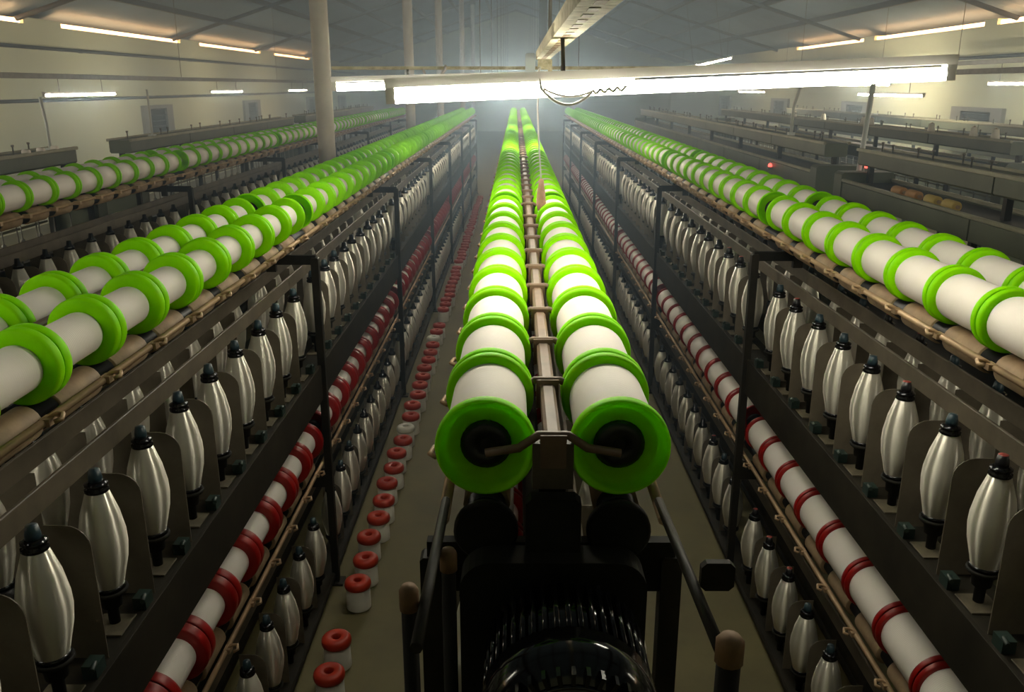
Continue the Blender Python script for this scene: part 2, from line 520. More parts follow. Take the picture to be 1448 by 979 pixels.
A = [(k, s) for k in ('sl', 'gd', 'pt', 'pl', 'sll') for s in (-1, 1)]
m_left = machine('left', 'two-deck twisting machine with slim green spools, beside the red-topped spools on the floor', (-1, 1), (1,),
        {('sl', 1), ('sll', 1), ('gd', 1), ('pt', 1), ('pl', 1)})
m_mid = machine('mid', 'two-deck twisting machine with a black motor at its end under the tilted tube lamp', (-1, 1), (-1, 1),
        {('gd', 1), ('gd', -1), ('hd', 0)})
m_right = machine('right', 'two-deck twisting machine with full red and green spools, next to the idle olive machine', (-1, 1), (-1,),
        {('sl', -1), ('sll', -1), ('gd', -1), ('pt', -1), ('pl', -1)})
m_far = machine('farleft', 'two-deck twisting machine with green spools between the pale columns and the cream wall', (-1, 1), (),
        {('sl', 1)})

# ------------------------------------------------------------------ spools with flanges
FR = 0.075
def flange_prof(R_, t, dish):
    """closed profile of one flange, outside face towards -h"""
    return [(0.03, 0.0), (0.03, -t * 0.2), (R_ * 0.74, -t * 0.22), (R_ * 0.86, -t * 0.5), (R_ * 0.92, -t * 0.9),
            (R_ * 0.955, -t), (R_ * 0.985, -t * 0.93), (R_, -t * 0.7), (R_ * 1.0, -t * 0.35), (R_ * 0.985, -t * 0.08), (R_ * 0.94, 0.0)]

def spool_meshes(R_, core, half, t, m_fl, tagname):
    fl_me = MB().lathe([(r, h) for r, h in flange_prof(R_, t, 0)], 44, 'Y', (0, 0, 0), closed=True).mesh('flange_' + tagname, m_fl)
    fl2_me = MB().lathe([(r, -h) for r, h in flange_prof(R_, t, 0)][::-1], 44, 'Y', (0, 0, 0), closed=True).mesh('flange_' + tagname, m_fl)
    y_me = MB().lathe([(core * 0.985, -half), (core, -half + 0.004), (core * 1.006, 0), (core, half - 0.004), (core * 0.985, half)], 40, 'Y').mesh('yarn_' + tagname, 'yarn')
    # hub: dark dished insert filling the mouth of the tube
    h = MB().lathe([(0.009, -half - t * 0.2), (0.011, -half - t * 0.5), (0.03, -half - t * 0.5), (0.038, -half - t * 0.3), (0.038, -half - t * 0.19), (0.028, -half),
                    (0.028, half), (0.038, half + t * 0.19), (0.038, half + t * 0.3), (0.03, half + t * 0.5), (0.011, half + t * 0.5), (0.009, half + t * 0.2)], 24, 'Y')
    h_me = h.mesh('hub_' + tagname, 'black')
    one = MB()
    one.slot(0).lathe([(core, -half), (core, half)], 24, 'Y')
    one.slot(1)
    for sg in (-1, 1):
        pr = [(R_ * 0.3, sg * half), (R_ * 0.3, sg * (half + t * 0.3)), (R_ * 0.88, sg * (half + t * 0.3)), (R_ * 0.95, sg * (half + t)),
              (R_, sg * (half + t * 0.55)), (R_ * 0.95, sg * half)]
        one.lathe(pr if sg < 0 else pr[::-1], 24, 'Y', closed=True)
    one_me = one.mesh('spool_' + tagname, ['yarn', m_fl])
    return dict(flange=fl_me, flange2=fl2_me, yarn=y_me, hub=h_me, one=one_me, R=R_, core=core, half=half, t=t)

KINDS = {
    'slim': spool_meshes(0.0755, 0.047, 0.093, 0.0275, 'green', 'green'),
    'full': spool_meshes(0.075, 0.062, 0.0955, 0.0245, 'green', 'green'),
    'mid': spool_meshes(0.075, 0.06, 0.099, 0.0205, 'green', 'green'),
    'redslim': spool_meshes(0.087, 0.056, 0.085, 0.0345, 'red', 'red'),
    'redfull': spool_meshes(0.083, 0.072, 0.1005, 0.0185, 'red', 'red'),
}

def make_spool(name, kind, label, cat, group, detail):
    k = KINDS[kind]
    if not detail:
        return tag(link(name, k['one']), label, cat, group)
    t = thing(name, label, cat, (0, 0, 0), group)
    link('yarn', k['yarn'], t)
    link('flange', k['flange'], t, (0, -k['half'], 0))
    link('flange', k['flange2'], t, (0, k['half'], 0))
    link('hub', k['hub'], t)
    return t

TPL = {}
def place(name, kind, label, cat, group, pos, detail, rz=0.0):
    key = (name, kind, group, detail)
    if key in TPL:
        o = copy_tree(TPL[key])
        o['label'] = label
    else:
        o = TPL[key] = make_spool(name, kind, label, cat, group, detail)
    o.location = pos
    o.rotation_euler = (0, rz, 0)
    return o

LAB = {
    ('left', 1): 'slim white green-flanged spool, floor-spool aisle side, ',
    ('left', -1): 'slim white green-flanged spool, column side, ',
    ('mid', 1): 'full white green-flanged spool on the hanging-cord side, ',
    ('mid', -1): 'full white green-flanged spool, floor-spool side of the motor machine, ',
    ('right', -1): 'full green-flanged spool above the tan cork roller, ',
    ('right', 1): 'full green-flanged spool facing the idle olive machine, ',
    ('farleft', 1): 'white green-flanged spool on the machine behind the columns, aisle side',
    ('farleft', -1): 'white green-flanged spool on the machine behind the columns, wall side',
}
GK = {'left': 'slim', 'mid': 'full', 'right': 'mid', 'farleft': 'mid'}
allg = []
for key, (cx, y0) in MACH.items():
    for s in (-1, 1):
        for i, c in enumerate(cells(y0)):
            if key == 'mid' and s == -1 and i in (99,):
                continue
            lab = LAB[(key, s)] + ('' if key == 'farleft' else spot(i))
            if key == 'mid':
                lab = LAB[(key, s)] + (ORD[i] + ' from the motor' if i < 20 else 'far past the rag')
            allg.append((math.hypot(cx + s * OG, c), key, s, (cx + s * OG, c + PITCH / 2, ZG), lab))
allg.sort(key=lambda a: a[0])
rest = MB()
for n, (d, key, s, pos, lab) in enumerate(allg):
    if n < 300:
        place('green_spool', GK[key], lab, 'spool', 'green spools %s %s' % (key, 'a' if s > 0 else 'b'), pos, d < 5.2, random.uniform(0, 6.28))
    else:
        k = KINDS[GK[key]]
        rest.slot(0).lathe([(k['core'], pos[1] - k['half']), (k['core'], pos[1] + k['half'])], 14, 'Y', (pos[0], 0, pos[2]))
        for sg in (-1, 1):
            a, c = sorted((pos[1] + sg * k['half'], pos[1] + sg * (k['half'] + k['t'])))
            rest.slot(1).lathe([(k['R'] * 0.96, a), (k['R'], (a + c) / 2), (k['R'] * 0.96, c)], 14, 'Y', (pos[0], 0, pos[2]))
tag(rest.build('distant_green_spools', ['yarn', 'green']), 'far rows of green-flanged white spools fading into the haze', 'spools', None, 'stuff')

RL = {('left', 1): ('redslim', 'slim white spool with thick red flanges, lower deck, '),
      ('right', -1): ('redfull', 'full white spool with narrow red flanges, lower deck, '),
      ('mid', 1): ('redfull', 'red-flanged spool low inside the motor-ended machine, hanging-cord side, '),
      ('mid', -1): ('redslim', 'red-flanged spool low inside the motor-ended machine, floor-spool side, ')}
for (key, s), (kd, lab) in RL.items():
    cx, y0 = MACH[key]
    for i, c in enumerate(cells(y0)):
        x = cx + s * OR_
        if key == 'mid' and i < 3:
            continue
        place('red_spool', kd, lab + (spot(i) if key != 'mid' else 'in its row'), 'spool', 'red spools %s %s' % (key, 'a' if s > 0 else 'b'), (x, c + PITCH / 2, ZR), c < 4.4 and key != 'mid', random.uniform(0, 6.28))

# ------------------------------------------------------------------ bottle-shaped pirns on the spindles
PZ = 0.91
PP = [(0.027, 0.0), (0.031, 0.005), (0.046, 0.075), (0.0495, 0.115), (0.0485, 0.145), (0.040, 0.197), (0.0235, 0.255), (0.02, 0.257)]
PP = [(r, h * PZ) for r, h in PP]
pirn_y = MB().lathe(PP, 32, 'Z').mesh('pirn_yarn', 'silk')
cap_me = MB().lathe([(0.0, 0.2289), (0.023, 0.2289), (0.0255, 0.2329), (0.0255, 0.2389), (0.021, 0.2419), (0.0245, 0.2459), (0.0245, 0.2499), (0.016, 0.2549), (0.0, 0.2559)], 24, 'Z').mesh('pirn_cap', 'capring')
knob_b = MB().lathe([(0.0145, 0.2549), (0.0145, 0.264), (0.011, 0.282), (0.0, 0.2835)], 14, 'Z').mesh('pirn_knob', 'knob_blue')
knob_r = MB().lathe([(0.0145, 0.2549), (0.0145, 0.264), (0.011, 0.282), (0.0, 0.2835)], 14, 'Z')
knob_r.mi = [0 if i < 28 else 1 for i in range(len(knob_r.f))]
knob_r = knob_r.mesh('pirn_knob_red', ['black', 'knob_red'])
pring = MB().lathe([(0.027, -0.006), (0.034, -0.004), (0.034, 0.004), (0.029, 0.006)], 20, 'Z').mesh('pirn_base_ring', 'capring')
one = MB()
one.slot(0).lathe([PP[0], PP[2], PP[3], PP[4], PP[5], PP[6]], 18, 'Z')
one.slot(1).lathe([(0.0, 0.2289), (0.0255, 0.2329), (0.0255, 0.248), (0.0145, 0.256), (0.011, 0.28), (0, 0.281)], 12, 'Z')
pirn_one = one.mesh('pirn', ['silk', 'capring'])

def make_pirn(label, group, detail, red):
    if not detail:
        return tag(link('yarn_pirn', pirn_one), label, 'pirn', group)
    t = thing('yarn_pirn', label, 'pirn', (0, 0, 0), group)
    link('yarn', pirn_y, t)
    c = link('cap', cap_me, t)
    link('knob', knob_r if red else knob_b, c)
    link('base_ring', pring, t)
    return t

PL = {('left', 1, 1): 'grey-white pirn, upper deck above slim red spools, ',
      ('left', -1, 1): 'pirn half hidden behind the flat bar, column side, ',
      ('right', -1, 1): 'grey-white pirn below the tan cork roller, ',
      ('right', 1, 1): 'pirn half hidden behind the flat bar, cork-roller machine, ',
      ('left', 1, 0): 'dark lower-deck pirn beside the red-topped floor spools, ',
      ('right', -1, 0): 'dark lower-deck pirn below the full red-flanged spools, ',
      ('farleft', 1, 1): 'dull pirn on the machine behind the pale columns',
      ('mid', 1, 1): '', ('mid', -1, 1): '', ('mid', 1, 0): '', ('mid', -1, 0): ''}
allp = []
for (key, s, up), lab in PL.items():
    cx, y0 = MACH[key]
    for i, c in enumerate(cells(y0)):
        x = cx + s * (OP if up else OLP)
        pos = (x, c + PITCH / 2, ZPB + 0.004 if up else ZLPB + 0.004)
        pen = 100 if key == 'mid' else (3 if (key, s, up) in (('left', -1, 1), ('right', 1, 1)) else 0)
        allp.append((math.hypot(x, c) + pen, math.hypot(x, c), key, s, up, pos, lab + ('' if key == 'farleft' else spot(i))))
allp.sort(key=lambda a: a[0])
PT = {}
rest = MB()
for n, (r_, d, key, s, up, pos, lab) in enumerate(allp):
    if n < 300:
        det = d < 4.4
        red = key == 'right' and random.random() < 0.4
        kk = (key, s, up, det, red)
        if kk in PT:
            o = copy_tree(PT[kk])
            o['label'] = lab
        else:
            o = PT[kk] = make_pirn(lab, 'pirns %s %s %s' % (key, 'a' if s > 0 else 'b', 'upper' if up else 'lower'), det, red)
        o.location = pos
        o.rotation_euler = (R(random.uniform(-1, 1)), R(random.uniform(-1, 1)), random.uniform(0, 6.28))
    else:
        rest.slot(0).lathe([(r, h + pos[2]) for r, h in (PP[0], PP[3], PP[4], PP[6])], 9, 'Z', (pos[0], pos[1], 0))
        rest.slot(1).lathe([(0.0255, 0.233 + pos[2]), (0.0255, 0.249 + pos[2]), (0.009, 0.279 + pos[2])], 8, 'Z', (pos[0], pos[1], 0))
tag(rest.build('distant_pirns', ['silk', 'capring']), 'far and hidden rows of grey-white pirns inside the machines', 'pirns', None, 'stuff')

# ------------------------------------------------------------------ red-topped spools standing on the floor
def floor_spool(white):
    t = thing('floor_spool', 'white spool with a pale top among the red-topped spools on the floor' if white else
              'white spool with an orange-red top standing on the aisle floor', 'spool', (0, 0, 0), 'spools standing on the aisle floor' + (' pale' if white else ''))
    MB().lathe([(0.052, 0.0), (0.055, 0.003), (0.055, 0.006), (0.053, 0.1), (0.05, 0.101)], 28, 'Z').build('yarn', 'yarn_up', t)
    top = MB().lathe([(0.014, 0.1), (0.05, 0.1), (0.058, 0.106), (0.06, 0.118), (0.058, 0.13), (0.052, 0.137), (0.046, 0.14), (0.022, 0.139), (0.018, 0.136), (0.016, 0.125), (0.014, 0.108)], 28, 'Z', closed=True)
    top.build('flange', 'yarn_up' if white else 'orange', t)
    MB().lathe([(0.0142, 0.09), (0.0142, 0.112)], 14, 'Z').build('hub', 'black', t)
    return t
fs, fw = None, None
FX = -0.712
y = 2.15
row = []
while y < 17.5:
    row.append(y)
    y += 0.205 + random.uniform(-0.012, 0.012)
for i, y in enumerate(row):
    if i in (5, 28, 29, 41):
        continue
    white = i in (15, 25)
    if white:
        o = copy_tree(fw) if fw else floor_spool(True)
        fw = fw or o
    else:
        o = copy_tree(fs) if fs else floor_spool(False)
        fs = fs or o
    if not white:
        o['label'] = ('red-topped floor spool, %s before the gap in the row' % ORD[4 - i] if i < 5 else
                      'red-topped floor spool, %s past the gap in the row' % ORD[i - 6] if i < 15 else
                      'red-topped floor spool beyond the first pale-topped one')
    else:
        o['label'] = ('first' if i < 20 else 'second') + ' pale-topped white spool among the red-topped ones on the floor'
    o.location = (FX + random.uniform(-0.012, 0.012), y, 0)
    o.rotation_euler = (0, 0, random.uniform(0, 6.28))

# ------------------------------------------------------------------ end of the middle machine: motor, yoke, rusty caps
cx, y0 = MACH['mid']
t = thing('drive_motor', 'glossy black electric motor with ribbed cover on the machine end', 'motor', (cx + 0.014, 0.84, 1.365))
MZ = 0.122
MB().lathe([(0.0, 0.0), (0.05, 0.003), (0.085, 0.012), (0.106, 0.028), (0.114, 0.05), (0.114, 0.085)], 48, 'Y', (0, 0, MZ)).build('fan_cover', 'gloss', t)
MB().lathe([(0.104, 0.085), (0.104, 0.2), (0.06, 0.205)], 48, 'Y', (0, 0, MZ)).build('body', 'gloss', t)
fin = MB().tube([(0.108, 0.09, 0), (0.108, 0.198, 0)], 0.0042, 6).mesh('fin', 'gloss')
for q in range(44):
    a = 2 * PI * q / 44
    f = link('fin', fin, t, (0, 0, MZ))
    f.rotation_euler = (0, a, 0)
for rr, yy in ((0.04, -0.001), (0.062, 0.002), (0.084, 0.009)):
    MB().tube([(rr * math.cos(2 * PI * q / 36), yy, MZ + rr * math.sin(2 * PI * q / 36)) for q in range(37)], 0.003, 5, cap=False).build('cover_rib', 'gloss', t)
slot = MB().box(-0.0025, 0.0025, 0.008, 0.024, 0.088, 0.104).mesh('vent_bar', 'gloss')
for q in range(36):
    f = link('vent_bar', slot, t, (0, -0.002, MZ))
    f.rotation_euler = (0, 2 * PI * q / 36, 0)
MB().box(-0.07, 0.07, 0.07, 0.2, 0.0, 0.018).box(-0.06, -0.04, 0.08, 0.19, 0.018, 0.06).box(0.04, 0.06, 0.08, 0.19, 0.018, 0.06).build('foot', 'gloss', t)

t = thing('motor_stand', 'black steel stand with rusty capped posts at the machine end', 'stand', (cx, 0.6, 0))
MB().bevbox(-0.12, 0.12, 0.24, 0.47, 1.325, 1.365, 0.006).build('bed', 'pitch', t)
cas = [(-0.135, 0.25), (0.135, 0.25)] + [(0.09 + 0.045 * math.cos(q * PI / 12), 1.555 + 0.045 * math.sin(q * PI / 12)) for q in range(7)] + \
      [(-0.09 + 0.045 * math.cos(q * PI / 12), 1.555 + 0.045 * math.sin(q * PI / 12)) for q in range(6, 13)]
MB().prism_y(cas, 0.475, 0.525).build('end_casing', 'pitch', t)
MB().bevbox(-0.04, 0.04, 0.505, 0.53, 1.55, 1.685, 0.008).build('gear_case', 'pitch', t)
for s in (-1, 1):
    MB().lathe([(0.044, 0.53), (0.048, 0.534), (0.048, 0.545), (0.044, 0.548)], 28, 'Y', (s * OG, 0, 1.618)).build('pulley', 'pitch', t)
    MB().bevbox(min(s * 0.13, s * 0.18), max(s * 0.13, s * 0.18), 0.02, 0.42, 0.0, 0.08, 0.005).build('base_rail', 'pitch', t)
for px_, py_, pz_, rr in ((-0.176, 0.25, 1.707, 0.0115), (-0.142, 0.385, 1.675, 0.0115), (0.165, 0.15, 1.713, 0.015)):
    p = MB().tube([(px_, py_, 0.02), (px_, py_, pz_ - 0.005)], rr - 0.002, 10).build('post', 'pitch', t)
    MB().lathe([(rr, pz_ - 0.03), (rr, pz_ - 0.006), (rr * 0.7, pz_), (0, pz_ + 0.001)], 12, 'Z', (px_, py_, 0)).build('post_cap', 'rust', p)
for s in (-1, 1):
    MB().tube([(s * 0.158, 0.16, 1.69), (s * 0.158, 0.55, 1.66)], 0.007, 8).build('side_rail', 'frame', t)
    MB().tube([(s * 0.165, 0.26, 1.45), (s * 0.11, 0.3, 1.42), (s * 0.1, 0.4, 1.42)], 0.009, 6).build('brace', 'pitch', t)
MB().tube([(-0.2, 0.24, 1.46), (-0.12, 0.3, 1.47)], 0.012, 8).build('lever', 'pitch', t)
MB().bevbox(0.165, 0.205, 0.29, 0.3, 1.675, 1.712, 0.006).build('rating_plate', 'board', t)

# ------------------------------------------------------------------ idle machines further off
def idle_machine(x, ya, yb, label, detail=True):
    t = thing('idle_machine', label, 'machine', (x, ya, 0), 'idle machines')
    L = yb - ya
    n = max(2, int(L / 1.5))
    for k in range(n):
        a, c = L * k / n + 0.008, L * (k + 1) / n - 0.008
        MB().bevbox(-0.1, 0.1, a, c, 1.66, 1.775, 0.012).build('top_board', 'olive', t)
        for s in (-1, 1):
            MB().bevbox(s * 0.19 - 0.012, s * 0.19 + 0.012, a, c, 1.40, 1.525, 0.004).build('side_board', 'olive', t)
            MB().bevbox(s * 0.19 - 0.012, s * 0.19 + 0.012, a, c, 0.85, 1.0, 0.004).build('side_board', 'olive', t)
    for s in (-1, 1):
        MB().bevbox(s * 0.105 - 0.012, s * 0.105 + 0.012, 0, L, 1.765, 1.79, 0.004).build('edge_rail', 'pale_edge', t)
        MB().bevbox(s * 0.195 - 0.012, s * 0.195 + 0.012, 0, L, 1.528, 1.552, 0.004).build('edge_rail', 'pale_edge', t)
        MB().tube([(s * 0.2, 0.05, 1.2), (s * 0.2, L - 0.05, 1.2)], 0.012, 6).build('guide_rod', 'pale_edge', t)
    MB().box(-0.18, 0.18, 0.02, L - 0.02, 1.5, 1.52).build('trough', 'frame', t)
    MB().box(-0.15, 0.15, 0.02, L - 0.02, 0.95, 1.05).build('spindle_rail', 'frame', t)
    MB().box(-0.12, 0.12, 0.02, L - 0.02, 0.25, 0.6).build('lower_casing', 'frame', t)
    for k in range(n + 1):
        yq = min(max(L * k / n, 0.03), L - 0.03)
        for s in (-1, 1):
            MB().box(s * 0.165 - 0.018, s * 0.165 + 0.018, yq - 0.02, yq + 0.02, 0, 1.5).build('post', 'frame', t)
        MB().box(-0.02, 0.02, yq - 0.02, yq + 0.02, 1.52, 1.66).build('post', 'frame', t)
    for yc in (0.0, L):
        sg = 1 if yc > 0 else -1
        a, c = sorted((yc, yc + sg * 0.16))
        MB().bevbox(-0.21, 0.21, a, c, 0.0, 1.6, 0.02).build('end_cabinet', 'olive', t)
    if detail:
        sp = MB()
        q = 0.2
        while q < L - 0.1:
            for s in (-1, 1):
                sp.lathe([(0.012, 1.05), (0.012, 1.1), (0.02, 1.1), (0.02, 1.13), (0.006, 1.14), (0.005, 1.32)], 6, 'Z', (s * 0.13, q, 0))
            q += 0.25
        tag(sp.build('spindles', 'greysteel', t), kind='stuff')
        pg = MB()
        q = 0.3
        while q < L - 0.2:
            pg.lathe([(0.006, 1.775), (0.006, 1.83), (0.012, 1.832), (0.012, 1.845), (0, 1.847)], 6, 'Z', (random.choice((-0.05, 0, 0.05)), q, 0))
            q += random.choice((0.22, 0.3, 0.55))
        tag(pg.build('pegs', 'greysteel', t), kind='stuff')
    return t

idle_machine(2.78, 0.9, 6.85, 'idle olive machine with yellow packages in its trough, beside the full spools')
idle_machine(2.78, 7.6, 19.0, 'idle olive machine past the cross aisle, in line with the yellow packages')
idle_machine(4.5, 0.9, 6.8, 'idle olive machine carrying pale cones on its top board')
idle_machine(4.5, 7.8, 19.0, 'idle olive machine past the cross aisle, in line with the pale cones')
idle_machine(6.2, 2.0, 9.0, 'idle olive machine nearest the wall with the short row of eaves slots')
idle_machine(6.2, 10.0, 20.0, 'idle olive machine past the cross aisle, closest to the wall opposite the columns')
idle_machine(-3.62, 1.0, 7.0, 'idle olive machine behind the green rows, by the thin conduit and cream wall')
idle_machine(-3.62, 8.0, 14.0, 'idle olive machine below the louvred window, across the gap from its neighbour')
idle_machine(-3.62, 14.8, 22.0, 'idle olive machine far down the cream wall in the haze')

# round bobbin ends on the machine by the cream wall
for k in range(3):
    o = MB().lathe([(0.016, 0), (0.019, 0.004), (0.019, 0.05), (0.016, 0.054)], 14, 'X').build('white_bobbin', 'yarn', None, (-3.56, 6.3 + 0.2 * k, 1.7935))
    tag(o, 'small white bobbin lying on the idle machine by the thin conduit', 'bobbin', 'bobbins on the idle machine')

# yellow and amber packages in the trough
for k, (yy, m_, nm) in enumerate(((5.26, 'yellow', 'yellow'), (5.5, 'yellow', 'yellow'), (5.77, 'amber', 'amber'), (6.0, 'amber', 'amber'))):
    t = thing('yarn_package', '%s yarn package lying in the trough of the idle olive machine' % nm, 'package', (2.66, yy, 1.553), '%s packages' % nm)
    MB().lathe([(0.028, -0.075), (0.033, -0.065), (0.033, 0.065), (0.028, 0.075)], 18, 'Y').build('yarn', m_, t)
    MB().lathe([(0.012, -0.09), (0.012, 0.09)], 10, 'Y').build('tube', 'cork', t)

# pale cones standing on the idle machines
cone = None
def cone_at(x, yy, z, sc, label, group):
    global cone
    if cone is None:
        cone = thing('yarn_cone', label, 'cone', (x, yy, z), group)
        MB().lathe([(0.05, 0.0), (0.05, 0.004), (0.034, 0.11), (0.03, 0.112)], 16, 'Z').build('yarn', 'yarn_up', cone)
        MB().lathe([(0.014, 0.11), (0.012, 0.125)], 10, 'Z').build('tube', 'cork', cone)
        o = cone
    else:
        o = copy_tree(cone)
    o.location = (x, yy, z)
    o.scale = (sc, sc, sc)
    o['label'] = label
    o['group'] = group
for yy in (3.5, 4.0, 5.2, 5.7, 6.3):
    cone_at(4.5 + random.uniform(-0.03, 0.03), yy, 1.775, 0.75, 'pale cream yarn cone on the nearer idle machine of the second row', 'pale cones nearer')
for yy in (8.3, 8.7, 9.6, 11.2, 11.5, 13.0, 14.4):
    cone_at(4.5 + random.uniform(-0.03, 0.03), yy, 1.775, 0.8, 'pale cream yarn cone on the second-row idle machine past the cross aisle', 'pale cones past the aisle')
for yy in (6.6, 7.1, 7.3, 8.5):
    cone_at(6.2 + random.uniform(-0.03, 0.03), yy, 1.775, 0.8, 'pale cream yarn cone on the idle machine nearest the wall', 'pale cones by the wall')

# ------------------------------------------------------------------ columns and conduits
for k, yy in enumerate((7.7, 14.0, 19.6, 28.0, 35.0)):
    x = -1.66
    ztop = EAVE + (RIDGE - EAVE) * (1 - abs(x) / WX)
    t = thing('pale_column', ['thick cream column beside the slim-spool machine', 'second cream column, half-way down the slim-spool machine',
                              'cream column standing at the end of the machines', 'cream column past the ends of the machines', 'cream column by the end wall'][k], 'column', (x, yy, 0))
    MB().lathe([(0.075, 0.0), (0.075, ztop)], 24, 'Z').build('shaft', 'column', t)
    MB().box(-0.13, 0.13, -0.13, 0.13, 0, 0.05).build('base', 'column', t)
    MB().box(-0.12, 0.12, -0.12, 0.12, ztop - 0.1, ztop).build('head', 'steel', t)

def conduit(x, yy, z0, z1, r, label, m_='greysteel', bend=0.0):
    t = thing('conduit', label, 'conduit', (x, yy, 0))
    MB().tube([(0, 0, z0), (0, 0, z0 + (z1 - z0) * 0.5), (bend, 0, z1)], r, 8).build('pipe', m_, t)
    MB().box(-0.03, 0.03, -0.03, 0.03, z0 - 0.01, z0 + 0.02).build('foot', m_, t)
    return t
conduit(-3.62, 6.8, 1.77, 2.17, 0.012, 'thin conduit rising from the idle machine by the cream wall', 'paintpipe', bend=-0.02)
conduit(-3.62, 8.75, 1.77, 2.22, 0.01, 'thin conduit rising in front of the louvred window', 'paintpipe')
conduit(2.76, 7.06, 0.01, 2.34, 0.02, 'grey conduit rising by the red indicator of the nearer idle machine', 'paintpipe', bend=0.06)
conduit(2.78, 8.9, 1.785, 2.3, 0.016, 'grey conduit rising from the idle machine past the cross aisle', 'paintpipe', bend=0.06)

for x, yy, z, lab in ((2.8, 6.95, 1.6, 'red indicator lamp on the end of the idle machine with yellow packages'),
                      (2.555, 8.76, 1.45, 'red indicator lamp on the side of the idle machine past the cross aisle'),
                      (4.275, 12.2, 1.45, 'red indicator lamp on the far idle machine in the haze')):
    t = thing('indicator_lamp', lab, 'lamp', (x, yy, z))
    MB().box(-0.023, 0.023, -0.023, 0.023, 0.0, 0.025).build('box', 'greysteel', t)
    MB().lathe([(0.018, 0.025), (0.021, 0.035), (0.018, 0.05), (0.008, 0.06), (0, 0.061)], 14, 'Z').build('lens', 'indicator', t)

# ------------------------------------------------------------------ lamps
def tube_lamp(a, c, label, group=None, hang=None, at=(-0.3, 0.3), tube='twin'):
    a, c = Vector(a), Vector(c)
    mid = (a + c) / 2
    d = c - a
    L = d.length
    t = thing('tube_lamp', label, 'lamp', mid, group)
    t.rotation_euler = d.to_track_quat('X', 'Z').to_euler()
    MB().lathe([(0.014, -L / 2 + 0.02), (0.014, L / 2 - 0.02)], 12, 'X').build('tube', tube, t)
    h = MB()                                  # batten with sloping sides that catch the tube's light
    for x0, x1 in ((-L / 2, L / 2),):
        pr = [(-0.0155, 0.02), (0.0155, 0.02), (0.0215, 0.04), (-0.0215, 0.04)]
        v = [(x, p[0], p[1]) for x in (x0, x1) for p in pr]
        h._add(v, [(0, 1, 2, 3)[::-1], (4, 5, 6, 7), (0, 4, 5, 1)[::-1], (1, 5, 6, 2)[::-1], (2, 6, 7, 3)[::-1], (3, 7, 4, 0)[::-1]], False)
    h.build('housing', 'housing', t)
    for s in (-1, 1):
        x0, x1 = sorted((s * L / 2, s * (L / 2 - 0.02)))
        MB().box(x0, x1, -0.013, 0.013, -0.014, 0.0199).build('end_holder', 'housing', t)
    if hang:
        for u in at:
            MB().tube([(u * L, 0, 0.04), (u * L, 0, hang)], 0.005 if hang < 1 else 0.003, 6).build('hanger', 'greysteel', t)
    return t

tube_lamp((-0.285, 1.965, H - 0.024), (0.955, 1.965, H + 0.026), 'bright tilted tube lamp hanging low over the motor-ended machine', hang=0.112, at=(-0.185,), tube='tube')
tube_lamp((-0.72, 3.5, H - 0.005), (0.48, 3.5, H + 0.025), 'tube lamp right behind the tilted lamp, under the tray end', hang=0.06, at=(-0.25, 0.25), tube='tube')
for k in range(9):
    yy = 6.6 + 3.1 * k
    tube_lamp((-0.5, yy, H - 0.005), (0.7, yy, H - 0.005), ORD[k] + ' tube lamp past the tray end, in the row over the motor-ended machine', 'lamps in a row over the motor-ended machine', hang=RIDGE - H - 0.02)
for k, yy in enumerate((11.5, 17.3, 22.9, 28.3)):
    tube_lamp((-5.6, yy - 0.95, H - 0.105), (-5.6, yy + 0.95, H - 0.105), ORD[k] + ' long tube lamp along the rail by the cream wall with columns', 'lamps by the cream wall', hang=0.21)
tube_lamp((-5.6, 4.7, H - 0.105), (-5.6, 6.6, H - 0.105), 'added fill tube lamp on the cream-wall rail abreast of the first idle machine', 'lamps by the cream wall', hang=0.21)  # out of view, added to brighten the cream wall
tube_lamp((5.38, 4.5, H - 0.126), (5.38, 6.76, H - 0.126), 'added fill tube lamp on the rail abreast of the yellow packages', 'lamps over the idle machines', hang=0.27)  # out of view, added to brighten the opposite wall
tube_lamp((-2.4, 1.0, H - 0.02), (-1.2, 1.0, H - 0.02), 'added fill tube lamp abreast of the motor, over the slim-spool machine', hang=2.9, tube='dim')  # unseen lamp, added for more light on the slim green spools
tube_lamp((1.7, 1.0, H - 0.02), (2.9, 1.0, H - 0.02), 'added fill tube lamp abreast of the motor, over the full-spool machine', hang=2.75, tube='dim')  # unseen lamp, added for more light on the outer full spools
for k, yy in enumerate((12.9, 20.4, 27.3)):
    tube_lamp((5.38, yy - 1.13, H - 0.126), (5.38, yy + 1.13, H - 0.126), ORD[k] + ' long tube lamp along the rail over the idle machines', 'lamps over the idle machines', hang=0.27)
tube_lamp((6.9, 11.6, H + 0.03), (6.9, 13.1, H + 0.03), 'short tube lamp close to the wall beyond the idle machines', hang=0.3)
tube_lamp((6.9, 16.5, H + 0.02), (6.9, 19.3, H + 0.02), 'tube lamp close to the wall, farther than the short one', hang=0.31)
tube_lamp((3.75, 20.0, H + 0.37), (4.65, 19.4, H + 0.58), 'tilted small tube lamp alone high over the far idle machines', hang=2.1)

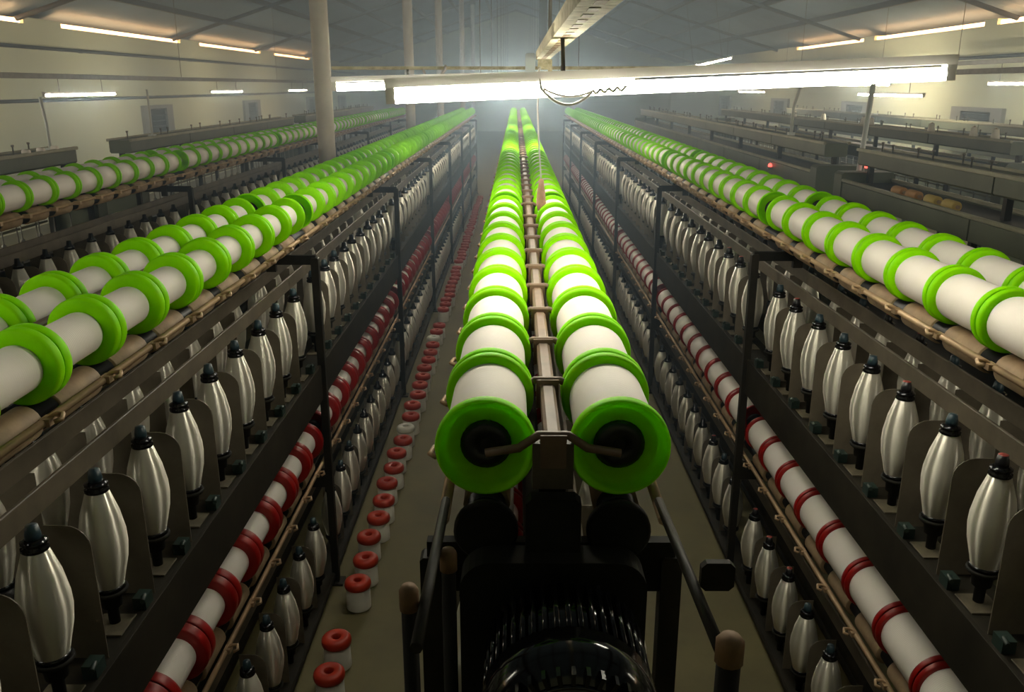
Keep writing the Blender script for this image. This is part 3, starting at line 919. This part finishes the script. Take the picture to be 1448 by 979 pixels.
# rails that carry the lamps along the walls
for x, z, y_a, y_b, lab in ((-5.6, H + 0.115, 2, 44, 'steel lamp rail running along the cream wall with louvred windows'),
                            (5.38, H + 0.165, 4, 44, 'steel lamp rail running over the idle machines'),
                            (6.9, H + 0.34, 4, 30, 'steel lamp rail close to the wall beyond the idle machines')):
    t = thing('lamp_rail', lab, 'rail', (x, y_a, z))
    MB().bevbox(-0.035, 0.035, 0, y_b - y_a, -0.03, 0.03, 0.005).build('channel', 'greysteel', t)
    for q in range(int((y_b - y_a) // 6)):
        yy = 1.0 + q * 6
        zt = EAVE + (RIDGE - EAVE) * (1 - abs(x) / WX) - z
        MB().tube([(0, yy, 0.03), (0, yy, zt)], 0.004, 6).build('hanger', 'greysteel', t)
for x, z, lab in ((-7.93, 2.86, 'thin dark pipe fixed high along the cream wall'), (-7.93, 2.02, 'thin pipe fixed low along the cream wall'),
                  (7.93, 2.72, 'thin dark pipe fixed high along the wall beyond the idle machines')):
    t = thing('wall_pipe', lab, 'pipe', (x, 0, z))
    MB().tube([(0, -1, 0), (0, 44, 0)], 0.03, 8).build('pipe', 'steel', t)
    for q in range(8):
        a, c = sorted((0, math.copysign(0.07, x)))
        MB().box(a, c, q * 5.5, q * 5.5 + 0.05, -0.035, 0.035).build('clip', 'steel', t)
# cable tray running over the camera to the second lamp
t = thing('cable_tray', 'galvanised cable tray with perforated sides leading to the two near lamps', 'tray', (0.105, -1.2, H + 0.1))
TL = 4.75
MB().box(-0.026, 0.026, 0, TL, 0.0, 0.003).build('bottom', 'tray', t)
for s in (-1, 1):
    MB().box(min(s * 0.026, s * 0.023), max(s * 0.026, s * 0.023), 0, TL, 0.003, 0.03).build('side', 'tray', t)
sl = MB()
for q in range(44):
    sl.bevbox(-0.008, 0.008, 0.06 + q * 0.107, 0.115 + q * 0.107, -0.0012, -0.0002, 0.0003)
tag(sl.build('slots', 'rust', t), kind='stuff')
MB().tube([(0.008, 0.1, 0.012), (0.012, 2.4, 0.012), (0.004, TL - 0.05, 0.012)], 0.008, 6).build('cable', 'cable', t)
for yq in (1.0, 4.0):
    MB().tube([(0, yq, 0.0), (0, yq, 3.3)], 0.006, 6).build('hanger', 'greysteel', t)
t = thing('junction_box', 'small blue-grey junction box beside the tray end', 'box', (0.055, 3.44, H + 0.045))
MB().bevbox(-0.018, 0.018, -0.02, 0.02, 0.0, 0.075, 0.004).build('body', 'greybox', t)
MB().box(-0.019, 0.019, -0.024, -0.0201, 0.004, 0.071).build('lid', 'greybox', t)
t = thing('lamp_bracket', 'pale clamp bracket joining the tray end to the lamp behind', 'bracket', (0.105, 3.48, H + 0.03))
MB().box(-0.02, 0.02, -0.012, 0.012, 0.035, 0.07).box(0.02, 0.035, -0.012, 0.012, -0.005, 0.07).build('plate', 'tray', t)
MB().tube([(-0.01, -0.01, 0.04), (-0.025, -0.015, 0.01), (0.0, -0.01, -0.01), (0.03, 0, 0.02)], 0.006, 6).build('wire', 'cable', t)
# bar above the second lamp
t = thing('support_bar', 'flat steel bar above the lamp under the tray end', 'bar', (0, 3.52, H + 0.062))
MB().box(-0.72, 0.6, -0.012, 0.012, 0, 0.012).build('flat', 'tray', t)
MB().tube([(-0.36, -0.02, 0.0), (-0.35, -0.03, -0.03), (-0.3, -0.03, -0.035), (-0.275, -0.02, 0.0), (-0.275, -0.0, 0.014)], 0.006, 6).build('cable_loop', 'cable', t)

# slack cables under the tilted lamp, and the hanging cord with a rag
def arc(p0, p1, sag, n=14):
    p0, p1 = Vector(p0), Vector(p1)
    return [tuple(p0.lerp(p1, i / n) + Vector((0, 0, -sag * 4 * (i / n) * (1 - i / n)))) for i in range(n + 1)]
t = thing('slack_cable', 'white lamp cable sagging in a loop below the tilted tube', 'cable', (0, 1.93, H))
MB().tube([(0.05, 0.035, 0.03)] + arc((0.055, 0, -0.005), (0.165, 0, -0.012), 0.03), 0.0032, 6).build('loop', 'cable', t)
tw = [(0.165 + 0.075 * i / 20, 0.004 * math.sin(i * 1.3), -0.012 + 0.008 * i / 20 + 0.004 * math.cos(i * 1.3)) for i in range(21)]
MB().tube(tw, 0.003, 6).build('twist', 'cable', t)
MB().tube(arc((0.06, 0.004, -0.005), (0.17, 0.004, -0.008), 0.015), 0.0026, 6).build('loop', 'cable', t)
t = thing('hanging_cord', 'thin white cord with a brownish rag tied at its lower end', 'cord', (0.09, 3.45, H))
MB().tube([(0.0, 0, 0.05), (-0.005, 0, -0.08), (0.0, 0.0, -0.2), (0.012, 0.02, -0.36)], 0.0035, 6).build('cord', 'cable', t)
MB().lathe([(0.0, 0.0), (0.011, -0.01), (0.012, -0.03), (0.017, -0.06), (0.02, -0.1), (0.014, -0.13), (0.0, -0.132)], 9, 'Z', (0.012, 0.02, -0.35)).build('rag', 'rope', t)
# dark drop pipe from the roof behind the tray
t = thing('drop_pipe', 'dark square pipe dropping from the roof behind the tray end', 'pipe', (0.42, 14.0, 0))
MB().box(-0.06, 0.06, -0.06, 0.06, H + 0.42, RIDGE - 0.15).build('pipe', 'steel', t)
MB().box(-0.09, 0.09, -0.09, 0.09, H + 0.38, H + 0.42).build('end_plate', 'steel', t)

# ------------------------------------------------------------------ haze in the hall
hz = MB().box(-WX + 0.02, WX - 0.02, 3.3, Y1 - 0.02, 0.004, RIDGE + 0.6).build('haze', 'wall')  # bluish scattering volume, starting partway down the hall
vm = bpy.data.materials.new('thin_haze')
vm.use_nodes = True
N, L = vm.node_tree.nodes, vm.node_tree.links
N.remove(N['Principled BSDF'])
sc_ = N.new('ShaderNodeVolumeScatter')
sc_.inputs['Color'].default_value = (0.56, 0.77, 1.0, 1)
sc_.inputs['Density'].default_value = HAZE
sc_.inputs['Anisotropy'].default_value = 0.35
L.new(sc_.outputs[0], N['Material Output'].inputs['Volume'])
hz.data.materials.clear()
hz.data.materials.append(vm)
tag(hz, 'thin bluish haze in the far part of the hall', 'haze', None, 'stuff')
